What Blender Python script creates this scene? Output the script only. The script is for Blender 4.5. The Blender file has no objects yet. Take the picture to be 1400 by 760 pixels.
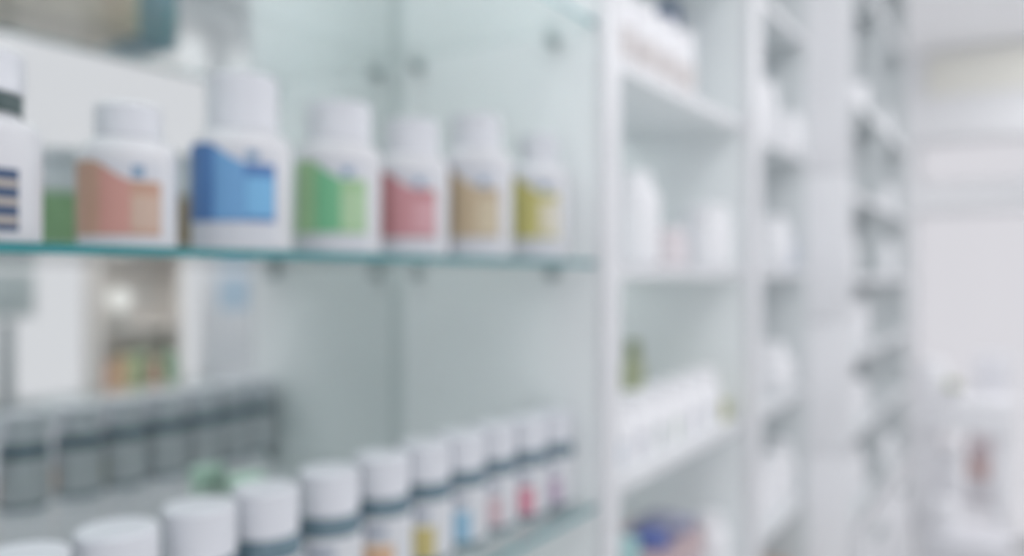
import bpy, bmesh, math, random
from mathutils import Vector

random.seed(7)
scene = bpy.context.scene
R = math.radians
EYE = 1.40            # lens height above the floor

# ------------------------------------------------------------------ camera
cam_data = bpy.data.cameras.new('camera')
cam_data.sensor_width = 36.0
cam_data.lens = 28.0
cam_data.shift_y = -4.0 / 1400.0
cam_data.clip_start = 0.02
cam_data.dof.use_dof = True
cam_data.dof.focus_distance = 0.26
cam_data.dof.aperture_fstop = 3.0
cam = bpy.data.objects.new('camera', cam_data)
scene.collection.objects.link(cam)
cam.location = (0, 0, EYE)
cam.rotation_euler = (R(90), 0, R(32.92))
scene.camera = cam

# ------------------------------------------------------------------ world, exposure
world = bpy.data.worlds.new('overcast_daylight')
scene.world = world
world.use_nodes = True
bg = world.node_tree.nodes['Background']
bg.inputs['Color'].default_value = (0.955, 0.945, 1.0, 1)
bg.inputs['Strength'].default_value = 0.87
FILL_STRENGTH = 7.8
FILL_COLOR = (0.975, 0.975, 1.0)
vs = scene.view_settings
vs.view_transform = 'Standard'
vs.look = 'None'
vs.exposure = 0.0
vs.gamma = 1.0
vs.use_curve_mapping = False
scene.cycles.use_denoising = True
scene.cycles.max_bounces = 12
scene.cycles.diffuse_bounces = 8
scene.cycles.transparent_max_bounces = 24
scene.cycles.caustics_reflective = True


# ------------------------------------------------------------------ helpers
def lin(c):
    c = c / 255.0
    return c / 12.92 if c <= 0.04045 else ((c + 0.055) / 1.055) ** 2.4


def pale(c, f=0.3):
    return tuple(v + (w - v) * f for v, w in zip(c, (206, 208, 212)))


def rgb(r, g, b, k=1.0):
    return tuple(min(0.92, lin(v) * k) for v in (r, g, b))


MATS = {}


def mat(name, col, rough=0.45, metal=0.0, vary=0.04, scale=14.0, spec=0.5, bump=0.0):
    if name in MATS:
        return MATS[name]
    m = bpy.data.materials.new(name)
    m.use_nodes = True
    nt = m.node_tree
    b = nt.nodes['Principled BSDF']
    tc = nt.nodes.new('ShaderNodeTexCoord')
    no = nt.nodes.new('ShaderNodeTexNoise')
    no.inputs['Scale'].default_value = scale
    no.inputs['Detail'].default_value = 3.0
    nt.links.new(tc.outputs['Object'], no.inputs['Vector'])
    mx = nt.nodes.new('ShaderNodeMix')
    mx.data_type = 'RGBA'
    mx.inputs[6].default_value = (*[v * (1 - vary) for v in col], 1)
    mx.inputs[7].default_value = (*[min(0.95, v * (1 + vary)) for v in col], 1)
    nt.links.new(no.outputs['Fac'], mx.inputs[0])
    nt.links.new(mx.outputs[2], b.inputs['Base Color'])
    b.inputs['Roughness'].default_value = rough
    b.inputs['Metallic'].default_value = metal
    b.inputs['Specular IOR Level'].default_value = spec
    if bump:
        bp = nt.nodes.new('ShaderNodeBump')
        bp.inputs['Strength'].default_value = bump
        bp.inputs['Distance'].default_value = 0.002
        nt.links.new(no.outputs['Fac'], bp.inputs['Height'])
        nt.links.new(bp.outputs['Normal'], b.inputs['Normal'])
    MATS[name] = m
    return m


def mat_mirror():
    m = bpy.data.materials.new('silvered_mirror')
    m.use_nodes = True
    nt = m.node_tree
    nt.nodes.clear()
    o = nt.nodes.new('ShaderNodeOutputMaterial')
    g = nt.nodes.new('ShaderNodeBsdfGlossy')
    g.inputs['Roughness'].default_value = 0.0
    g.inputs['Color'].default_value = (0.83, 0.855, 0.85, 1)
    nt.links.new(g.outputs[0], o.inputs['Surface'])
    return m


def mat_glass(name, tint, rough=0.02):
    m = bpy.data.materials.new(name)
    m.use_nodes = True
    nt = m.node_tree
    nt.nodes.clear()
    o = nt.nodes.new('ShaderNodeOutputMaterial')
    t = nt.nodes.new('ShaderNodeBsdfTransparent')
    t.inputs['Color'].default_value = (*tint, 1)
    g = nt.nodes.new('ShaderNodeBsdfGlossy')
    g.inputs['Roughness'].default_value = rough
    f = nt.nodes.new('ShaderNodeFresnel')
    f.inputs['IOR'].default_value = 1.45
    x = nt.nodes.new('ShaderNodeMixShader')
    ge = nt.nodes.new('ShaderNodeNewGeometry')     # reflect on entering only, a ray leaving the slab passes
    inv = nt.nodes.new('ShaderNodeMath')
    inv.operation = 'SUBTRACT'
    inv.inputs[0].default_value = 1.0
    nt.links.new(ge.outputs['Backfacing'], inv.inputs[1])
    mu = nt.nodes.new('ShaderNodeMath')
    mu.operation = 'MULTIPLY'
    nt.links.new(f.outputs[0], mu.inputs[0])
    nt.links.new(inv.outputs[0], mu.inputs[1])
    nt.links.new(mu.outputs[0], x.inputs[0])
    nt.links.new(t.outputs[0], x.inputs[1])
    nt.links.new(g.outputs[0], x.inputs[2])
    nt.links.new(x.outputs[0], o.inputs['Surface'])
    return m


def mat_emit(name, col, strength):
    m = bpy.data.materials.new(name)
    m.use_nodes = True
    nt = m.node_tree
    nt.nodes.clear()
    o = nt.nodes.new('ShaderNodeOutputMaterial')
    e = nt.nodes.new('ShaderNodeEmission')
    e.inputs['Color'].default_value = (*col, 1)
    e.inputs['Strength'].default_value = strength
    nt.links.new(e.outputs[0], o.inputs['Surface'])
    return m


COL = scene.collection


def link(name, bm, m, parent=None, loc=(0, 0, 0), sharp=35):
    bmesh.ops.recalc_face_normals(bm, faces=bm.faces)
    for f in bm.faces:
        f.smooth = True
    for e in bm.edges:
        if len(e.link_faces) == 2 and e.calc_face_angle(0) > R(sharp):
            e.smooth = False
    me = bpy.data.meshes.new(name)
    bm.to_mesh(me)
    bm.free()
    if m:
        me.materials.append(m)
    o = bpy.data.objects.new(name, me)
    COL.objects.link(o)
    o.location = loc
    if parent:
        o.parent = parent
    return o


def tag(o, label=None, cat=None, group=None, kind=None):
    for k, v in (('label', label), ('category', cat), ('group', group), ('kind', kind)):
        if v:
            o[k] = v
    return o


def thing(name, label, cat, loc, rz=0.0, group=None):
    o = bpy.data.objects.new(name, None)
    COL.objects.link(o)
    o.empty_display_size = 0.03
    o.location = loc
    o.rotation_euler = (0, 0, rz)
    return tag(o, label, cat, group)


def box_bm(x0, x1, y0, y1, z0, z1, bev=0.0, seg=2):
    bm = bmesh.new()
    vs_ = [bm.verts.new((x, y, z)) for z in (z0, z1) for x, y in ((x0, y0), (x1, y0), (x1, y1), (x0, y1))]
    for q in ((0, 1, 2, 3), (4, 5, 6, 7), (0, 1, 5, 4), (1, 2, 6, 5), (2, 3, 7, 6), (3, 0, 4, 7)):
        bm.faces.new([vs_[i] for i in q])
    if bev:
        bmesh.ops.bevel(bm, geom=list(bm.edges), offset=bev, segments=seg, profile=0.5, affect='EDGES')
    return bm


def lathe_bm(prof, n=48, knurl=0.0, kz=None):
    """prof: (radius, z) from the axis at the bottom to the axis at the top."""
    bm = bmesh.new()
    rings = []
    for r, z in prof:
        if r < 1e-6:
            rings.append([bm.verts.new((0, 0, z))])
        else:
            ring = []
            for i in range(n):
                a = 2 * math.pi * i / n
                rr = r
                if knurl and kz and kz[0] <= z <= kz[1] and i % 2:
                    rr = r - knurl
                ring.append(bm.verts.new((rr * math.cos(a), rr * math.sin(a), z)))
            rings.append(ring)
    for a, b in zip(rings, rings[1:]):
        for i in range(n):
            j = (i + 1) % n
            if len(a) == 1 and len(b) == 1:
                continue
            if len(a) == 1:
                bm.faces.new((a[0], b[i], b[j]))
            elif len(b) == 1:
                bm.faces.new((a[i], a[j], b[0]))
            else:
                bm.faces.new((a[i], a[j], b[j], b[i]))
    return bm


def sector_bm(r, a0, a1, z0, z1, t=0.0006, n=40):
    """A curved paper label: angles in radians, z0/z1 numbers or functions of 0..1 along the label."""
    bm = bmesh.new()
    f0 = z0 if callable(z0) else (lambda u: z0)
    f1 = z1 if callable(z1) else (lambda u: z1)
    cols = []
    for i in range(n + 1):
        u = i / n
        a = a0 + (a1 - a0) * u
        c, s = math.cos(a), math.sin(a)
        lo, hi = f0(u), f1(u)
        cols.append([bm.verts.new((rr * c, rr * s, z)) for rr, z in ((r + t, lo), (r + t, hi), (r - t, hi), (r - t, lo))])
    for a, b in zip(cols, cols[1:]):
        for k in range(4):
            l = (k + 1) % 4
            bm.faces.new((a[k], b[k], b[l], a[l]))
    bm.faces.new(cols[0])
    bm.faces.new(cols[-1][::-1])
    return bm


def P(p, s, h):
    """p: distance to the shelving side of the lens line, s: along the shelving, h: above eye level."""
    return (-p, s, EYE + h)


def arc(cx, cz, r, a0, a1, n=5):
    return [(cx + r * math.cos(R(a0 + (a1 - a0) * i / n)), cz + r * math.sin(R(a0 + (a1 - a0) * i / n))) for i in range(n + 1)]


# ------------------------------------------------------------------ shared materials
M_MELA = mat('white_melamine', (0.80, 0.83, 0.835), 0.42, vary=0.015, scale=6)
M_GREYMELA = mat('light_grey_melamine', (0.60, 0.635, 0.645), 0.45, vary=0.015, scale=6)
M_TRIM = mat('white_edge_trim', (0.70, 0.705, 0.725), 0.35, vary=0.01)
M_WALL = mat('white_wall_paint', (0.82, 0.825, 0.835), 0.8, vary=0.02, scale=3, bump=0.05)
M_CEIL = mat('ceiling_paint', (0.91, 0.91, 0.915), 0.85, vary=0.015, scale=3)
M_BEIGE = mat('beige_paint', (0.84, 0.83, 0.765), 0.8, vary=0.02, scale=3)
M_FLOOR = mat('pale_vinyl_floor', (0.80, 0.805, 0.80), 0.3, vary=0.06, scale=2.5)
M_WHITE = mat('white_plastic', (0.655, 0.66, 0.685), 0.32, vary=0.012)
M_JAR = mat('bright_white_jar', (0.86, 0.86, 0.88), 0.3, vary=0.01)
M_GLOSS = mat('gloss_white_panel', (0.84, 0.84, 0.86), 0.25, vary=0.01)
M_PAPER = mat('pill_label_paper', (0.60, 0.615, 0.655), 0.55, vary=0.015)
M_CAP = mat('white_cap_plastic', (0.675, 0.69, 0.73), 0.38, vary=0.012)
M_PIN = mat('brushed_steel', (0.42, 0.47, 0.47), 0.35, metal=0.7, vary=0.05)
M_NAVY = mat('dark_blue_glass', (0.13, 0.20, 0.24), 0.2, vary=0.06)
M_MIRROR = mat_mirror()
M_GLASS = mat_glass('green_tinted_shelf_glass', (0.955, 0.972, 0.97))
M_PANE = mat_glass('window_glass', (0.98, 0.985, 0.98))
M_PANE_DIM = mat_glass('dimmed_window_glass', (0.92, 0.92, 0.92))  # tint made up to dim the strong daylight seen through the end windows
M_EDGE = mat('polished_glass_edge', (0.035, 0.23, 0.25), 0.12, vary=0.08, scale=30)
M_CAB_FILL = mat_emit('cabinet_fill_strip', (0.97, 1.0, 1.0), 42.0)  # glow of a strip added to brighten the mirrored cabinet
M_SHELF_FILL = mat_emit('shelf_fill_strip', (0.97, 1.0, 1.0), 5.0)  # glow of strips added to brighten the shelf bays
M_FILL = mat_emit('fill_panel_glow', FILL_COLOR, FILL_STRENGTH)  # glow of the added ceiling panels

# ------------------------------------------------------------------ room shell
X0, X1, Y0, Y1, ZC = -0.82, 1.40, -1.30, 4.80, 2.60
T = 0.08


def struct(name, bm, m, parent=None, label=None):
    o = link(name, bm, m, parent)
    if parent is None:
        tag(o, label, None, None, 'structure')
    return o


struct('floor', box_bm(X0 - T, X1 + T, Y0 - T, Y1 + T, -0.1, 0.0), M_FLOOR, None, 'pale vinyl shop floor')
struct('ceiling', box_bm(X0 - T, X1 + T, Y0 - T, Y1 + T, ZC, ZC + 0.1), M_CEIL, None, 'plain white shop ceiling')
struct('wall_left', box_bm(X0 - T, X0, Y0, Y1, 0, ZC), M_WALL, None, 'white wall behind the shelving run')


def wall_with_holes(name, axis, c0, c1, u0, u1, holes, m, label):
    """A wall slab along u (axis 'x' or 'y') with rectangular openings [(u0,u1,z0,z1)] cut out."""
    bm = bmesh.new()
    us = sorted({u0, u1, *[h[0] for h in holes], *[h[1] for h in holes]})
    zs = sorted({0.0, ZC, *[h[2] for h in holes], *[h[3] for h in holes]})
    for a, b in zip(us, us[1:]):
        for c, d in zip(zs, zs[1:]):
            mu, mz = (a + b) / 2, (c + d) / 2
            if any(h[0] < mu < h[1] and h[2] < mz < h[3] for h in holes):
                continue
            q = box_bm(a, b, c0, c1, c, d) if axis == 'x' else box_bm(c0, c1, a, b, c, d)
            me = bpy.data.meshes.new('t')
            q.to_mesh(me)
            q.free()
            bm.from_mesh(me)
            bpy.data.meshes.remove(me)
    bmesh.ops.remove_doubles(bm, verts=bm.verts, dist=1e-5)
    return struct(name, bm, m, None, label)


END_HOLES = [(-0.50, 0.95, EYE + 0.475, EYE + 0.72), (-0.52, 0.95, EYE - 1.37, EYE + 0.345)]
wall_with_holes('wall_end', 'x', Y1, Y1 + T, X0 - T, X1 + T, END_HOLES, M_WALL, 'white end wall with two stacked bright windows')
SIDE_HOLES = [(-1.20 + 1.16 * i, -0.10 + 1.16 * i, 0.12, 2.46) for i in range(5)]  # openings added to bring level light into the shelving
wall_with_holes('wall_right', 'y', X1, X1 + T, Y0, Y1, SIDE_HOLES, M_WALL, 'white wall across the aisle with tall windows added for side light')
BACK_HOLES = [(-0.76, 0.28, 0.12, 2.46), (0.34, 1.34, 0.12, 2.46)]  # unseen openings added to light the panels that face the viewer
wall_with_holes('wall_back', 'x', Y0 - T, Y0, X0 - T, X1 + T, BACK_HOLES, M_WALL, 'white wall behind the viewer with unseen tall windows added for light')


def window(name, label, axis, hole, c, pane=None):
    u0, u1, z0, z1 = hole
    root = thing(name, label, None, (0, 0, 0))
    tag(root, kind='structure')
    w = 0.018

    def bar(nm, a, b, lo, hi):
        q = box_bm(a, b, c + 0.02, c + 0.06, lo, hi, 0.003) if axis == 'x' else box_bm(c + 0.02, c + 0.06, a, b, lo, hi, 0.003)
        link(nm, q, M_TRIM, root)
    bar('frame_rail', u0, u1, z0, z0 + w)
    bar('frame_rail', u0, u1, z1 - w, z1)
    bar('frame_stile', u0, u0 + w, z0 + w, z1 - w)
    bar('frame_stile', u1 - w, u1, z0 + w, z1 - w)
    g = (u0 + w, u1 - w, z0 + w, z1 - w)
    q = box_bm(g[0], g[1], c + 0.037, c + 0.043, g[2], g[3]) if axis == 'x' else box_bm(c + 0.037, c + 0.043, g[0], g[1], g[2], g[3])
    link('pane', q, pane or M_PANE, root)


window('window_1', 'narrow bright transom window high in the end wall', 'x', END_HOLES[0], Y1, M_PANE_DIM)
window('window_2', 'large bright window below the transom in the end wall', 'x', END_HOLES[1], Y1, M_PANE_DIM)
for i, h_ in enumerate(SIDE_HOLES):
    window('window_%d' % (i + 3), 'tall window added across the aisle for side light, %s from the end wall' % ('fifth', 'fourth', 'third', 'second', 'first')[i], 'y', h_, X1)
window('window_8', 'unseen tall window added for light behind the viewer on the shelving side', 'x', BACK_HOLES[0], Y0 - T)
window('window_9', 'unseen tall window added for light behind the viewer on the aisle side', 'x', BACK_HOLES[1], Y0 - T)
struct('trim_1', box_bm(-0.45, 0.06, Y1 - 0.03, Y1, EYE + 0.955, EYE + 1.165, 0.004), M_BEIGE, None, 'beige fascia board under the ceiling on the end wall')
struct('baseboard_right', box_bm(X1 - 0.012, X1, Y0, Y1, 0, 0.08, 0.003), M_TRIM, None, 'white skirting along the opposite wall')

# glowing ceiling panels added out of view to light the aisle and shelving
for i, (x, y, d) in enumerate([(0.85, -0.85, 'behind the viewer'), (0.45, 0.55, 'nearest the mirrored cabinet'),
                               (0.45, 1.75, 'second along the aisle'), (0.60, 2.75, 'third along the aisle'), (0.65, 3.55, 'fourth along the aisle'),
                               (0.65, 4.30, 'nearest the end wall')]):
    t = thing('ceiling_fill', 'square ceiling panel added out of view for light, ' + d, 'light', (x, y, ZC), 0, 'added ceiling fill panels')
    link('glow_face', box_bm(-0.28, 0.28, -0.28, 0.28, -0.016, -0.012), M_FILL, t)
    bm = bmesh.new()
    bm.free()
    for a in ((-0.30, 0.30, -0.30, -0.28), (-0.30, 0.30, 0.28, 0.30), (-0.30, -0.28, -0.28, 0.28), (0.28, 0.30, -0.28, 0.28)):
        link('frame_bar', box_bm(*a, -0.02, 0.0, 0.002), M_TRIM, t)

# ------------------------------------------------------------------ shelving
PF = 0.45                      # front plane of the shelving
S1 = 0.887                     # mirrored cabinet: end panel (inner face)
PM = 0.772                     # mirror face
TP = 0.018


def pb(p0, p1, s0, s1, h0, h1, bev=0.0):
    """box in (p, s, h) coordinates relative to the floor origin (p to -x)"""
    return box_bm(-p1, -p0, s0, s1, EYE + h0, EYE + h1, bev)


TOP, BOT = 0.95, -1.32


def cabinet_origin(name, label, cat='cabinet', group='shelving units'):
    return thing(name, label, cat, (0, 0, 0), 0, group)


# --- mirrored display cabinet
c1 = cabinet_origin('display_cabinet', 'mirror-backed white display cabinet with green-edged glass shelves')
SL = -0.12
link('side_panel', pb(PF, PM, S1, S1 + TP, BOT, TOP, 0.0008), M_MELA, c1)
link('side_panel', pb(PF, PM, SL - TP, SL, BOT, TOP, 0.0008), M_MELA, c1)
o = link('mirror_back', pb(PM, PM + 0.006, SL - TP, S1 + TP, BOT + 0.1, TOP), M_MIRROR, c1)
o['label'] = 'greenish mirror back panel'
link('backing_board', pb(PM + 0.006, PM + 0.018, SL - TP, S1 + TP, BOT, TOP), M_MELA, c1)
link('plinth', pb(PF + 0.03, PM, SL, S1, BOT - 0.08, BOT), M_MELA, c1)
link('top_panel', pb(PF, PM, SL - TP, S1 + TP, TOP, TOP + 0.008), M_GLASS, c1)
link('base_shelf', pb(PF, PM, SL, S1, BOT, BOT + TP), M_MELA, c1)
GL = {'upper': 0.309, 'mid': 0.0115, 'low': -0.291, 'deep': -0.61, 'top': 0.62}
for k, hb in GL.items():
    g = link('glass_shelf', pb(PF + 0.0008, PM - 0.004, SL + 0.001, S1 - 0.001, hb, hb + 0.006), M_GLASS, c1)
    e = link('polished_edge', pb(PF, PF + 0.0008, SL + 0.001, S1 - 0.001, hb, hb + 0.006), M_EDGE, g)
    e['label'] = 'teal polished front edge of the glass'
    for s_, sg in ((S1, -1), (SL, 1)):
        for p_ in (0.508, 0.732):
            bm = lathe_bm([(0, 0), (0.009, 0), (0.009, 0.012), (0.0075, 0.014), (0, 0.014)], 16)
            bmesh.ops.rotate(bm, verts=bm.verts, cent=(0, 0, 0), matrix=__import__('mathutils').Matrix.Rotation(R(90 * (1 if sg < 0 else -1)), 3, 'X'))
            link('shelf_pin', bm, M_PIN, c1, P(p_, s_, hb - 0.0092))


link('fill_strip', pb(PM - 0.032, PM - 0.012, SL + 0.02, S1 - 0.02, TOP - 0.010, TOP), M_CAB_FILL, c1)  # unseen glowing strip added to even out the cabinet interior
o = link('corner_profile', pb(PM - 0.012, PM, S1 - 0.002, S1, BOT, TOP), mat('corner_aluminium', (0.62, 0.67, 0.67), 0.5), c1)
o['label'] = 'grey corner profile where panel meets mirror'


def trim_post(parent, s0, s1, p0, p1):
    link('front_trim', pb(p0, p1, s0, s1, BOT - 0.08, TOP + TP, 0.003), M_TRIM, parent)


trim_post(c1, S1, 0.934, 0.438, PF)

# --- white shelf bays
S2, S3 = 1.492, 2.027
SHELVES = [0.55, 0.27, -0.0045, -0.288, -0.546, -0.80, -1.06, BOT]


def bay(name, label, sa, sb, pfront, pback, shelves, trim, M_MELA=M_MELA):
    c = cabinet_origin(name, label, 'shelving')
    link('side_panel', pb(pfront, pback, sa, sa + TP, BOT, TOP, 0.0008), M_MELA, c)
    link('side_panel', pb(pfront, pback, sb, sb + TP, BOT, TOP, 0.0008), M_MELA, c)
    link('back_panel', pb(pback, pback + 0.008, sa, sb + TP, BOT, TOP), M_MELA, c)
    link('top_panel', pb(pfront, pback, sa, sb + TP, TOP, TOP + TP), M_MELA, c)
    link('plinth', pb(pfront + 0.03, pback, sa, sb + TP, BOT - 0.08, BOT), M_MELA, c)
    for hb in shelves:
        sh = link('shelf', pb(pfront + 0.002, pback, sa + TP, sb, hb, hb + TP, 0.0008), M_MELA, c)
        link('edge_strip', pb(pfront, pfront + 0.002, sa + TP, sb, hb, hb + TP), M_TRIM, sh)
        link('shelf_fill', pb(pback - 0.022, pback - 0.008, sa + TP + 0.02, sb - 0.02, hb - 0.006, hb), M_SHELF_FILL, sh)  # hidden glowing strip added to lift the bay interior
    if trim:
        trim_post(c, *trim)
    return c


bay('shelf_bay', 'white shelf bay beside the mirrored cabinet', S1 + TP, S2, PF, PM, SHELVES, (S2, S2 + 0.07, 0.432, PF))
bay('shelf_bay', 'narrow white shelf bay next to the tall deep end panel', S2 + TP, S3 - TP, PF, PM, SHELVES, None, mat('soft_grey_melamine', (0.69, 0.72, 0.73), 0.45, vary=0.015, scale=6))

# --- deeper run beyond, its tall end panel faces the viewer in four stacked sections
PD = 0.352
run = cabinet_origin('deep_shelf_unit', 'deep white shelving unit with tall end panel beyond the narrow bay', 'shelving')
SE = 3.06
for a, b in ((-1.40 + 0.001, -0.432), (-0.428, -0.112), (-0.108, 0.248), (0.252, TOP)):
    link('end_panel', pb(PD, PM, S3 + 0.001, S3 + TP, a, b, 0.002), M_GLOSS, run)
for s_ in (2.53, SE - TP):
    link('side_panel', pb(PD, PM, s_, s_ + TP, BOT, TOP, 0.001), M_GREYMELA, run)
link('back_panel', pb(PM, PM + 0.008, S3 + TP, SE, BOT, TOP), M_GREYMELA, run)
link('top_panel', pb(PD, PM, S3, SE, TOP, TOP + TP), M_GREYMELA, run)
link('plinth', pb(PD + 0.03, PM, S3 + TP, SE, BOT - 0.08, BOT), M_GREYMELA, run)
RUNS = [0.74, 0.42, 0.185, -0.02, -0.21, -0.40, -0.62]
for hb in RUNS:
    for a, b in ((S3 + TP, 2.53), (2.53 + TP, SE - TP)):
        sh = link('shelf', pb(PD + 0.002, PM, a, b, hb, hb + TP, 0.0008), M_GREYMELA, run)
        link('edge_strip', pb(PD, PD + 0.002, a, b, hb, hb + TP), M_TRIM, sh)
for k in range(2):
    for a, b in ((S3 + TP, 2.53), (2.53 + TP, SE - TP)):
        d = link('drawer', pb(PD - 0.016, PD, a + 0.003, b - 0.003, -0.63 - 0.34 * (k + 1) + 0.004, -0.63 - 0.34 * k, 0.002), M_TRIM, run)
        link('drawer_pull', pb(PD - 0.034, PD - 0.016, (a + b) / 2 - 0.05, (a + b) / 2 + 0.05, -0.63 - 0.34 * k - 0.05, -0.63 - 0.34 * k - 0.038, 0.002), M_PIN, d)


# ------------------------------------------------------------------ bottles
def bottle_body(Rb, hs, rn, hn, base=0.004):
    """straight wall to hs, rounded shoulder to neck rn at hn"""
    prof = [(0, 0.0)] + [(Rb - base, 0)] + arc(Rb - base, base, base, -90, 0, 4)
    sh = hn - hs
    k = min(sh * 0.75, Rb - rn)
    prof += [(Rb, hs * 0.5)]
    prof += [(Rb, hs)] + [(Rb - (Rb - rn) * (1 - math.cos(R(90 * i / 6))), hs + sh * 0.8 * math.sin(R(90 * i / 6))) for i in range(1, 7)]
    prof += [(rn, hn), (0, hn)]
    return lathe_bm(prof, 48)


def cap_mesh(rc, hc, rim=0.003, dome=0.0, knurl=0.0006):
    prof = [(0, 0), (rc - 0.001, 0), (rc, 0.001), (rc, 0.002), (rc, hc - rim)] + arc(rc - rim, hc - rim, rim, 0, 90, 4)[1:]
    if dome:
        prof += [((rc - rim) * math.cos(R(a)), hc + dome * math.sin(R(a))) for a in (30, 60)]
    prof += [(0, hc + dome)]
    return lathe_bm(prof, 64, knurl, (0.0015, hc - rim + 1e-5))


def label_on(parent, Rb, face, d0, d1, z0, z1, m, name='label', t=0.0006, nm_label=None):
    o = link(name, sector_bm(Rb, face + R(d0), face + R(d1), z0, z1, t), m, parent)
    if nm_label:
        o['label'] = nm_label
    return o


def facing(p, s):
    return math.atan2(-s, p)      # direction from the thing to the aisle viewer


def bottle(name, label, p, s, h, H, Rb, rc, hc, hs, mbody=None, mcap=None, group=None, cat='bottle', ring=None):
    t = thing(name, label, cat, P(p, s, h), 0, group)
    if name in ('white_bottle', 'white_tub'):
        mbody, mcap = mbody or M_JAR, mcap or M_JAR
    hn = H - hc + 0.004 if not ring else H - hc - ring[0]
    rn = min(rc - 0.003, Rb - 0.003)
    link('body', bottle_body(Rb, hs, rn, hn), mbody or M_WHITE, t)
    link('cap', cap_mesh(rc, hc), mcap or M_CAP, t, (0, 0, H - hc))
    if ring:
        link('neck_ring', lathe_bm([(0, 0), (rc - 0.0012, 0), (rc - 0.0012, ring[0]), (0, ring[0])], 40), ring[1], t, (0, 0, H - hc - ring[0]))
    return t


# --- upper row on the middle glass shelf
H_MID = 0.0115 + 0.006 + 0.0004
LOGO = mat('logo_blue_ink', rgb(120, 150, 178), 0.5)
UP = [
    # p, s, H, R, rc, hc, label z0, z1, colours (left, centre, right), text
    (0.530, 0.323, 0.1, 0.0318, 0.0217, 0.0235, 0.0085, 0.0585, (180, 134, 108), (192, 128, 114), (190, 156, 134), 'white pill bottle with peach orange label beside the blue-label bottle', 'orange'),
    (0.530, 0.420, 0.14, 0.0382, 0.0278, 0.0445, 0.023, 0.083, (44, 98, 166), (82, 146, 202), (88, 164, 216), 'tall white pill bottle with bright blue label and wide cap', 'blue'),
    (0.532, 0.529, 0.138, 0.0378, 0.0293, 0.036, 0.019, 0.083, (140, 184, 124), (88, 172, 116), (156, 194, 142), 'white pill bottle with leaf green label on the glass shelf', 'green'),
    (0.528, 0.627, 0.138, 0.038, 0.0277, 0.035, 0.019, 0.083, (178, 104, 104), (196, 126, 130), (202, 140, 146), 'white pill bottle with rose red label on the glass shelf', 'red'),
    (0.512, 0.717, 0.156, 0.0405, 0.028, 0.037, 0.022, 0.093, (170, 146, 112), (184, 160, 122), (196, 178, 142), 'white pill bottle with tan beige label on the glass shelf', 'tan'),
    (0.502, 0.835, 0.152, 0.037, 0.0235, 0.036, 0.026, 0.098, (180, 172, 84), (190, 180, 92), (214, 206, 180), 'white pill bottle with mustard yellow label nearest the side panel', 'yellow'),
]
for p, s, H, Rb, rc, hc, z0, z1, ca, cb, cc, text, nm in UP:
    t = bottle('pill_bottle', text, p, s, H_MID, H, Rb, rc, hc, H - hc - 0.016, group='upper row of pill bottles')
    f = facing(p, s)
    ma = mat('label_%s_a' % nm, rgb(*pale(ca, 0.22)), 0.5)
    mb = mat('label_%s_b' % nm, rgb(*pale(cb, 0.22)), 0.5)
    mc = mat('label_%s_c' % nm, rgb(*pale(cc, 0.25)), 0.5)
    dip = 0.016 * (z1 - z0) / 0.06

    def top(u, z1=z1, dip=dip):
        # high at the left, swooping down towards the printed panel at the right
        x = max(0.0, min(1.0, (u - 0.66) / 0.2))
        return z1 - dip * x * x * (3 - 2 * x)
    pp = label_on(t, Rb, f, -207, 40, 0.005, H - hc - 0.018, M_PAPER, 'label_paper', t=0.0004)
    lb = label_on(t, Rb + 0.0003, f, -205, 38, z0, top, ma, nm_label='%s paper label' % nm)
    label_on(lb, Rb + 0.0006, f, -32, 2, lambda u, z0=z0: z0 + 0.001, lambda u, z1=z1, dip=dip: z1 - dip * (0.15 + 0.75 * u) - 0.002, mb, 'label_band')
    label_on(lb, Rb + 0.0006, f, 3, 36, z0 + 0.004, z1 - dip - 0.010, mc, 'label_panel')
    label_on(lb, Rb + 0.0003, f, 4, 17, z1 - dip + 0.002, z1 - dip + 0.010, LOGO, 'logo', t=0.0005)

# dark-striped bottle cut by the frame
t = bottle('pill_bottle', 'white pill bottle with dark neck and navy striped label, cut by the frame', 0.50, 0.211, H_MID, 0.108, 0.035, 0.0265, 0.024, 0.060,
           group='upper row of pill bottles', ring=(0.011, mat('dark_neck', rgb(70, 88, 88), 0.4)))
f = facing(0.50, 0.211)
lb = label_on(t, 0.035, f, -205, 38, 0.006, 0.040, mat('label_navy', rgb(62, 84, 116), 0.5))
for z in (0.010, 0.020, 0.030):
    label_on(lb, 0.0353, f, -200, 37, z, z + 0.004, mat('label_sand', rgb(176, 168, 160), 0.5), 'label_stripe')

# --- lower row on the lower glass shelf
H_LOW = -0.291 + 0.006 + 0.0004
LO = [
    (0.510, 0.243, (200, 150, 120), 'cut by the frame edge at the near end', 'plain'),
    (0.510, 0.303, (170, 190, 200), 'nearest the viewer on the lower glass shelf', 'pale'),
    (0.510, 0.366, (120, 140, 165), 'second in the lower row from the viewer', 'grey'),
    (0.510, 0.426, (110, 130, 150), 'third in the lower row with steel blue print', 'steel'),
    (0.510, 0.495, (206, 150, 126), 'with salmon orange print in the lower row', 'salmon'),
    (0.510, 0.562, (210, 160, 112), 'with apricot print in the lower row', 'apricot'),
    (0.510, 0.625, (190, 170, 84), 'with olive yellow print in the lower row', 'olive'),
    (0.510, 0.686, (116, 174, 206), 'with sky blue print in the lower row', 'sky'),
    (0.508, 0.746, (206, 170, 176), 'with pale pink print in the lower row', 'pink'),
    (0.500, 0.802, (206, 110, 132), 'with raspberry print in the lower row', 'raspberry'),
    (0.495, 0.857, (170, 140, 170), 'with mauve print nearest the side panel', 'mauve'),
]
M_LBL = mat('white_paper_label', (0.64, 0.655, 0.68), 0.55, vary=0.015)
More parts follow.
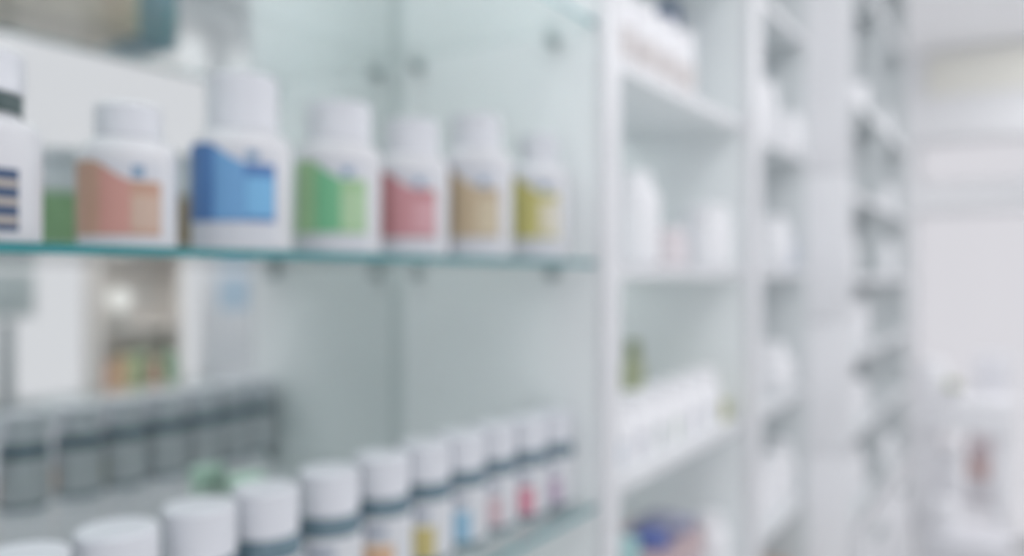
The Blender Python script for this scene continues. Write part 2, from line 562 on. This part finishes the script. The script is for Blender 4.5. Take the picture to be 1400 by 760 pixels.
for k, (p, s, c, text, nm) in enumerate(LO):
    Rb = 0.0285 if k < 8 else 0.0265
    rc = Rb - 0.0025
    t = bottle('supplement_bottle', 'white capped dark bottle ' + text, p, s, H_LOW, 0.1165, Rb, rc, 0.036, 0.066,
               mbody=M_NAVY, group='lower row of white capped bottles')
    f = facing(p, s)
    lb = label_on(t, Rb, f, -179, 179, 0.008, 0.064, M_LBL)
    label_on(lb, Rb + 0.0003, f, -46, 22, 0.009, 0.040, mat('print_' + nm, rgb(*pale(c, 0.3)), 0.5), 'print_block')
    label_on(lb, Rb + 0.0003, f, -40, 10, 0.048, 0.056, mat('print_grey', rgb(150, 160, 175), 0.5), 'print_line')

# small green tub between the lower row and the mirror
t = bottle('small_tub', 'small pale mint green tub behind the lower row near the mirror', 0.738, 0.590, H_LOW, 0.060, 0.020, 0.0205, 0.020, 0.034,
           mbody=mat('mint_plastic', rgb(210, 226, 214), 0.4), mcap=mat('mint_lid', rgb(196, 226, 206), 0.4), cat='tub')

# --- cartons on the upper glass shelf, seen in the mirror through the glass
H_UP = 0.309 + 0.006 + 0.0004


def carton(name, label, p0, p1, s0, s1, h, H, col, cat='box', group=None, flap=True, band=None):
    cx, cy = -(p0 + p1) / 2, (s0 + s1) / 2
    t = thing(name, label, cat, (cx, cy, EYE + h), 0, group)
    dx, dy = (p1 - p0) / 2, (s1 - s0) / 2
    m = mat('card_%d_%d_%d' % col, rgb(*col), 0.55)
    link('carton_body', box_bm(-dx, dx, -dy, dy, 0, H, 0.0015), m, t)
    if flap:
        link('lid_flap', box_bm(-dx + 0.002, dx - 0.002, -dy + 0.002, dy - 0.002, H, H + 0.0012), m, t)
    if band:
        mb = mat('card_%d_%d_%d' % band, rgb(*band), 0.55)
        link('printed_band', box_bm(dx, dx + 0.0006, -dy + 0.004, dy - 0.004, H * 0.25, H * 0.6), mb, t)
        link('printed_band', box_bm(-dx + 0.004, dx - 0.004, -dy - 0.0006, -dy, H * 0.25, H * 0.6), mb, t)
    return t


carton('carton', 'brown cardboard carton on the upper glass shelf seen in the mirror', 0.452, 0.56, 0.36, 0.615, H_UP, 0.16, (222, 205, 190), band=(226, 214, 204))
carton('carton', 'dark teal carton next to the brown one on the upper glass shelf', 0.455, 0.54, 0.625, 0.685, H_UP, 0.15, (130, 165, 180), band=(160, 186, 196))

# --- white shelf bay: middle shelf
HB = -0.0045 + TP
H2U, H2L, H2D, H2DD = 0.27 + TP, -0.288 + TP, -0.546 + TP, -0.80 + TP


def jar(name, label, p, s, h, H, Rb, lid=0.25, mbody=None, mcap=None, group=None, cat='jar', rc=None, round_=0.012):
    t = thing(name, label, cat, P(p, s, h), 0, group)
    hl = H * lid
    hb = H - hl
    rr = min(round_, Rb * 0.6)
    prof = [(0, 0), (Rb - rr, 0)] + arc(Rb - rr, rr, rr, -90, 0, 5)[1:] + [(Rb, hb - rr)] + arc(Rb - rr, hb - rr, rr, 0, 80, 5)[1:] + [(Rb - rr - 0.001, hb), (0, hb)]
    link('body', lathe_bm(prof, 48), mbody or M_JAR, t)
    rl = rc or Rb * 0.9
    link('lid', cap_mesh(rl, hl, rim=min(0.008, hl * 0.45), knurl=0.0005), mcap or M_JAR, t, (0, 0, hb))
    return t


MG = 'white jars and bottles in the shelf bays'
jar('white_jar', 'large bright white jar beside the upright next to the mirrored cabinet', 0.488, 1.085, HB, 0.137, 0.0365, 0.18, group=MG, rc=0.026)
M_LAV = mat('lavender_plastic', rgb(190, 194, 206), 0.4)
M_PINK = mat('blush_plastic', rgb(226, 218, 221), 0.45)
bottle('slim_bottle', 'slim lavender grey bottle between the two big white jars', 0.575, 1.315, HB, 0.125, 0.026, 0.018, 0.026, 0.082, M_LAV, M_LAV)
jar('small_jar', 'low blush pink jar between the two big white jars', 0.505, 1.262, HB, 0.064, 0.031, 0.3, M_PINK, M_PINK)
jar('white_jar', 'rounded white jar alone at the end of the middle shelf', 0.492, 1.408, HB, 0.112, 0.0435, 0.2, group=MG, rc=0.040, round_=0.014)
jar('white_jar', 'wide white jar in the narrow bay on the middle shelf', 0.505, 1.872, HB, 0.118, 0.050, 0.2, group=MG, rc=0.042, round_=0.018)
jar('small_jar', 'small pale blue jar behind the wide white jar', 0.500, 1.970, HB, 0.085, 0.030, 0.25, mat('ice_plastic', rgb(196, 204, 218), 0.4), M_LAV)

# --- lower shelf: row of white bottles
for k, (s, c, text) in enumerate([(1.020, (160, 190, 214), 'with pale blue label nearest the mirrored cabinet'), (1.092, (206, 210, 220), 'with plain label, second in the bay row'),
                                  (1.164, (170, 190, 184), 'with grey green label, third in the bay row'), (1.236, (176, 204, 176), 'with pale green label, fourth in the bay row'),
                                  (1.308, (196, 200, 214), 'with lilac label, fifth in the bay row'), (1.384, (198, 208, 216), 'at the far end of the bay row')]):
    t = bottle('white_bottle', 'white rounded bottle ' + text, 0.488, s, H2L, 0.094 + 0.002 * k, 0.031, 0.023, 0.026, 0.056, group='row of white bottles in the shelf bay')
    f = facing(0.488, s)
    label_on(t, 0.031, f, -70, 20, 0.010, 0.044, mat('bayprint_%d' % k, rgb(*pale(c, 0.4)), 0.5))
M_OLIVE = mat('olive_green_plastic', rgb(188, 194, 158), 0.4)
bottle('slim_bottle', 'slim olive green bottle behind the row of white bottles', 0.610, 1.352, H2L, 0.150, 0.021, 0.014, 0.030, 0.095, M_OLIVE, mat('olive_cap', rgb(150, 160, 120), 0.4))
carton('small_carton', 'small olive yellow carton at the end of the white bottle row', 0.47, 0.50, 1.440, 1.478, H2L, 0.034, (170, 172, 120))

# --- narrow bay lower shelves
jar('white_jar', 'round white jar in the narrow bay on the lower shelf', 0.505, 1.868, H2L, 0.112, 0.050, 0.2, group=MG, rc=0.040, round_=0.022)
jar('small_jar', 'small white jar behind the round one on the lower shelf', 0.500, 1.972, H2L, 0.072, 0.030, 0.25, group=MG)
for s, H, text in ((1.735, 0.095, 'shortest'), (1.835, 0.118, 'middle'), (1.950, 0.130, 'tallest')):
    bottle('white_bottle', 'white bottle low in the narrow bay, ' + text + ' of three', 0.50, s, H2D, H, 0.036, 0.026, 0.03, H - 0.045, group='three low white bottles')
carton('carton', 'peach carton on the bottom visible shelf of the narrow bay', 0.47, 0.55, 1.86, 1.94, H2DD, 0.105, (200, 178, 164), band=(214, 170, 140))

# --- bottom of the first white bay
carton('carton', 'dusty pink carton low in the wide bay under a navy lid', 0.47, 0.59, 1.125, 1.335, H2D, 0.092, (186, 166, 168), band=(196, 186, 190))
t = thing('domed_lid', 'navy blue domed lid lying on the dusty pink carton', 'lid', P(0.515, 1.205, H2D + 0.0934))
link('dome', lathe_bm([(0, 0), (0.033, 0), (0.034, 0.004)] + [(0.034 * math.cos(R(a)), 0.004 + 0.024 * math.sin(R(a))) for a in (18, 36, 54, 72)] + [(0, 0.028)], 40), mat('navy_plastic', rgb(84, 100, 160), 0.3), t)
link('rim', lathe_bm([(0, 0), (0.037, 0), (0.037, 0.003), (0, 0.003)], 40), mat('navy_rim', rgb(96, 110, 156), 0.3), t)
carton('small_carton', 'flat slate purple box lying beside the navy lid', 0.48, 0.56, 1.25, 1.33, H2D + 0.0934, 0.018, (150, 152, 172), flap=False)
bottle('white_bottle', 'white bottle beside the dusty pink carton', 0.488, 1.425, H2D, 0.092, 0.032, 0.022, 0.026, 0.055, group=MG)
bottle('white_bottle', 'white bottle with pale teal cap beside the pink carton', 0.488, 1.045, H2D, 0.150, 0.032, 0.025, 0.034, 0.095, None, mat('pale_teal_cap', rgb(160, 196, 196), 0.4), group=MG)

# --- upper shelf of the bays
for k, s in enumerate((1.000, 1.078, 1.156, 1.234)):
    t = bottle('white_tub', 'white lidded tub with greyish pink label, %s on the high shelf' % ('closest to the mirrored cabinet', 'second of four', 'third of four', 'last of four')[k],
               0.484, s, H2U, 0.104, 0.0335, 0.0315, 0.048, 0.052, group='tubs on the high shelf', cat='tub')
    label_on(t, 0.0335, facing(0.484, s), -150, 150, 0.006, 0.048, mat('taupe_label', rgb(214, 209, 208), 0.5))
bottle('tall_bottle', 'tall pale bottle with dark blue cap behind the high shelf tubs', 0.580, 1.440, H2U, 0.225, 0.032, 0.0245, 0.070, 0.13,
       mat('pale_plastic', rgb(190, 198, 204), 0.4), mat('deep_blue_cap', rgb(20, 74, 122), 0.35))
jar('white_jar', 'white jar high in the narrow bay beside the upright', 0.485, 1.735, H2U, 0.125, 0.036, 0.22, group=MG)
jar('white_jar', 'low white jar high in the narrow bay by the deep panel', 0.490, 1.955, H2U, 0.095, 0.042, 0.22, group=MG)
bottle('slim_bottle', 'slim teal bottle high in the narrow bay', 0.585, 1.93, H2U, 0.26, 0.022, 0.016, 0.04, 0.18, mat('teal_plastic', rgb(110, 150, 160), 0.4), mat('teal_cap', rgb(90, 140, 156), 0.4))

# --- jars on the deep shelving unit
k = 0
PLACES = ['top', 'second', 'third', 'fourth', 'fifth', 'sixth', 'lowest']
for i, hb in enumerate(RUNS):
    for j, s in enumerate((2.16, 2.34, 2.66, 2.84)):
        if (i * 3 + j * 2) % 5 in (1, 3):
            continue
        H = 0.08 + 0.05 * random.random()
        r_ = 0.034 + 0.016 * random.random()
        where = 'of the deep unit, ' + ('nearest the tall panel', 'beside the middle upright', 'just past the middle upright', 'towards the far end')[j]
        if (i + j) % 3 == 1:
            bottle('white_bottle', 'white bottle on the %s shelf %s' % (PLACES[i], where), PD + 0.012 + r_, s, hb + TP, H + 0.02, r_ * 0.85, r_ * 0.6, 0.028, H - 0.03, group='stock on the deep shelving')
        else:
            jar('white_jar', 'white jar on the %s shelf %s' % (PLACES[i], where), PD + 0.012 + r_, s, hb + TP, H, r_, 0.22, group='stock on the deep shelving')

# ------------------------------------------------------------------ end of the shop: display table with goods
TS0, TS1 = 3.75, 4.25
t = thing('display_table', 'white display table with deep apron in front of the end window', 'table', (-0.225, 4.0, 0))
ZT = EYE - 0.515
link('table_top', box_bm(-0.18, 0.18, TS0 - 4.0, TS1 - 4.0, ZT - 0.03, ZT, 0.004), M_GLOSS, t)
link('apron', box_bm(-0.175, 0.175, TS0 - 4.0 + 0.005, TS0 - 4.0 + 0.023, ZT - 0.135, ZT - 0.03, 0.002), M_GLOSS, t)
link('apron', box_bm(-0.175, 0.175, TS1 - 4.0 - 0.023, TS1 - 4.0 - 0.005, ZT - 0.135, ZT - 0.03, 0.002), M_GLOSS, t)
for x in (-0.17, 0.11):
    for y in (-0.22, 0.16):
        link('leg', box_bm(x, x + 0.06, y, y + 0.06, 0, ZT - 0.03, 0.003), M_GLOSS, t)
link('lower_shelf', box_bm(-0.175, 0.175, -0.23, 0.23, 0.40, 0.42, 0.003), M_GLOSS, t)
ZS = 0.42 - EYE
jar('white_jar', 'round white jar on the display table beside the plant', 0.345, 3.86, -0.515, 0.145, 0.062, 0.2, group='goods on the display table', round_=0.03)
carton('carton', 'white carton at the back of the display table', 0.06, 0.20, 4.05, 4.20, -0.515, 0.16, (226, 226, 230), group='goods on the display table')
t = thing('potted_plant', 'tiny green plant in a white pot on the display table', 'plant', P(0.262, 3.83, -0.515))
link('pot', lathe_bm([(0, 0), (0.018, 0), (0.024, 0.035), (0.021, 0.035), (0.019, 0.028), (0, 0.028)], 24), M_WHITE, t)
M_LEAF = mat('leaf_green', rgb(140, 156, 84), 0.5)
for q in range(7):
    bm = bmesh.new()
    a = q * 2 * math.pi / 7
    L = 0.035 + 0.012 * (q % 3)
    w = 0.008
    pts = [(0, 0, 0), (L * 0.5, w, L * 0.55), (L, 0, L * 0.75), (L * 0.5, -w, L * 0.55)]
    top_ = [bm.verts.new(v) for v in pts]
    bot_ = [bm.verts.new((v[0], v[1], v[2] - 0.0012)) for v in pts]
    bm.faces.new(top_)
    bm.faces.new(bot_[::-1])
    for i in range(4):
        bm.faces.new((top_[i], bot_[i], bot_[(i + 1) % 4], top_[(i + 1) % 4]))
    lf = link('leaf', bm, M_LEAF, t, (0, 0, 0.03))
    lf.rotation_euler = (0, 0, a)
# goods on the lower table shelf
bottle('white_bottle', 'white bottle with bulb cap on the lower shelf of the display table', 0.275, 3.86, ZS, 0.245, 0.053, 0.044, 0.10, 0.12, group='goods under the display table')
carton('carton', 'white carton at the bottom of the stack under the display table', 0.120, 0.215, 3.92, 4.06, ZS, 0.12, (222, 220, 222), group='goods under the display table')
carton('carton', 'reddish brown carton between the white and pale pink ones', 0.140, 0.215, 3.92, 4.06, ZS + 0.1213, 0.068, (196, 160, 154), group='goods under the display table', flap=False)
carton('carton', 'pale pink carton on top of the stack under the table', 0.125, 0.218, 3.92, 4.05, ZS + 0.1894, 0.085, (224, 210, 212), group='goods under the display table', flap=False)
carton('carton', 'wide white carton on the shop floor before the display table', 0.05, 0.31, 3.35, 3.62, -EYE, 0.42, (220, 220, 224))
jar('white_jar', 'tall white canister standing on the white floor carton', 0.262, 3.46, 0.4212 - EYE, 0.12, 0.045, 0.25, group='goods under the display table')

# ------------------------------------------------------------------ across the aisle (seen in the mirror)
cn = thing('service_counter', 'white service counter along the wall across the aisle', 'counter', (1.15, 1.6, 0))
link('counter_top', box_bm(-0.2, 0.2, -1.2, 1.0, 0.945, 0.975, 0.003), mat('counter_grey', rgb(176, 186, 188), 0.35), cn)
for k in range(4):
    y0 = -1.18 + k * 0.545
    d = link('door', box_bm(-0.19, -0.172, y0 + 0.003, y0 + 0.54, 0.09, 0.94, 0.002), M_TRIM, cn)
    link('handle', box_bm(-0.205, -0.19, y0 + 0.45, y0 + 0.47, 0.70, 0.84, 0.002), M_PIN, d)
link('carcass', box_bm(-0.172, 0.198, -1.18, 0.99, 0.0, 0.945), M_MELA, cn)

DX, DY, DZ = 1.20, 1.70, 0.975
wd = thing('display_stand', 'taupe open display stand with coloured packs on the service counter', 'display', (DX, DY, DZ))
M_TAUPE = mat('taupe_board', rgb(222, 216, 210), 0.6)
link('back_board', box_bm(0.05, 0.06, -0.16, 0.16, 0, 0.47), M_TAUPE, wd)
for a in ((-0.05, 0.05, -0.16, -0.148, 0, 0.47), (-0.05, 0.05, 0.148, 0.16, 0, 0.47), (-0.05, 0.05, -0.148, 0.148, 0, 0.012), (-0.05, 0.05, -0.148, 0.148, 0.458, 0.47), (-0.05, 0.05, -0.148, 0.148, 0.23, 0.242)):
    link('frame_board', box_bm(*a, 0.001), M_TAUPE, wd)
for k, (c, w) in enumerate([((206, 164, 140), 'burnt orange'), ((214, 192, 156), 'amber'), ((156, 182, 146), 'moss green'), ((202, 158, 144), 'brick red'), ((146, 186, 152), 'emerald')]):
    y = DY - 0.117 + k * 0.058
    carton('small_carton', '%s pack in the taupe display stand across the aisle' % w, -DX - 0.03, -DX + 0.035, y - 0.024, y + 0.024, DZ + 0.0124 - EYE, 0.10 + 0.015 * (k % 3), c, group='packs in the display stand')
t = thing('globe_lamp', 'small glowing globe lamp in the taupe display stand', 'lamp', (DX, DY - 0.06, DZ + 0.2424))
link('lamp_base', lathe_bm([(0, 0), (0.03, 0), (0.03, 0.008), (0.008, 0.014), (0.008, 0.06), (0, 0.06)], 24), M_PIN, t)
link('globe', lathe_bm([(0, 0.055)] + [(0.042 * math.cos(R(a)), 0.095 + 0.042 * math.sin(R(a))) for a in range(-75, 90, 15)] + [(0, 0.137)], 32), mat_emit('globe_light', (1, 0.99, 0.97), 0.95), t)
db = thing('display_board', 'white display board with pale blue picture on the service counter', 'board', (1.24, 2.18, 0.975))
link('foot', box_bm(-0.05, 0.05, -0.12, 0.12, 0, 0.012, 0.002), M_TRIM, db)
link('board', box_bm(-0.012, 0.012, -0.18, 0.18, 0.012, 0.56, 0.003), M_TRIM, db)
link('picture', box_bm(-0.0128, -0.012, -0.10, 0.06, 0.28, 0.42), mat('pale_blue_print', rgb(176, 196, 212), 0.5), db)

pr = thing('label_printer', 'grey label printer on the service counter across the aisle', 'printer', (1.15, 0.80, 0.975))
M_GREY = mat('grey_plastic', rgb(150, 156, 158), 0.45)
link('housing', box_bm(-0.10, 0.10, -0.12, 0.12, 0, 0.16, 0.012), M_GREY, pr)
link('paper_slot', box_bm(-0.104, -0.10, -0.08, 0.08, 0.05, 0.06), M_NAVY, pr)
link('lid', box_bm(-0.09, 0.09, -0.11, 0.11, 0.16, 0.178, 0.006), mat('grey_lid', rgb(170, 176, 178), 0.4), pr)
sc_ = thing('counter_screen', 'flat grey screen on a stand on the service counter', 'monitor', (1.20, 1.26, 0.975))
link('foot', box_bm(-0.07, 0.07, -0.09, 0.09, 0, 0.012, 0.003), M_GREY, sc_)
link('stem', box_bm(-0.012, 0.012, -0.02, 0.02, 0.012, 0.28, 0.003), M_GREY, sc_)
link('screen', box_bm(-0.02, 0.012, -0.15, 0.08, 0.29, 0.44, 0.006), mat('screen_grey', rgb(172, 180, 180), 0.3), sc_)
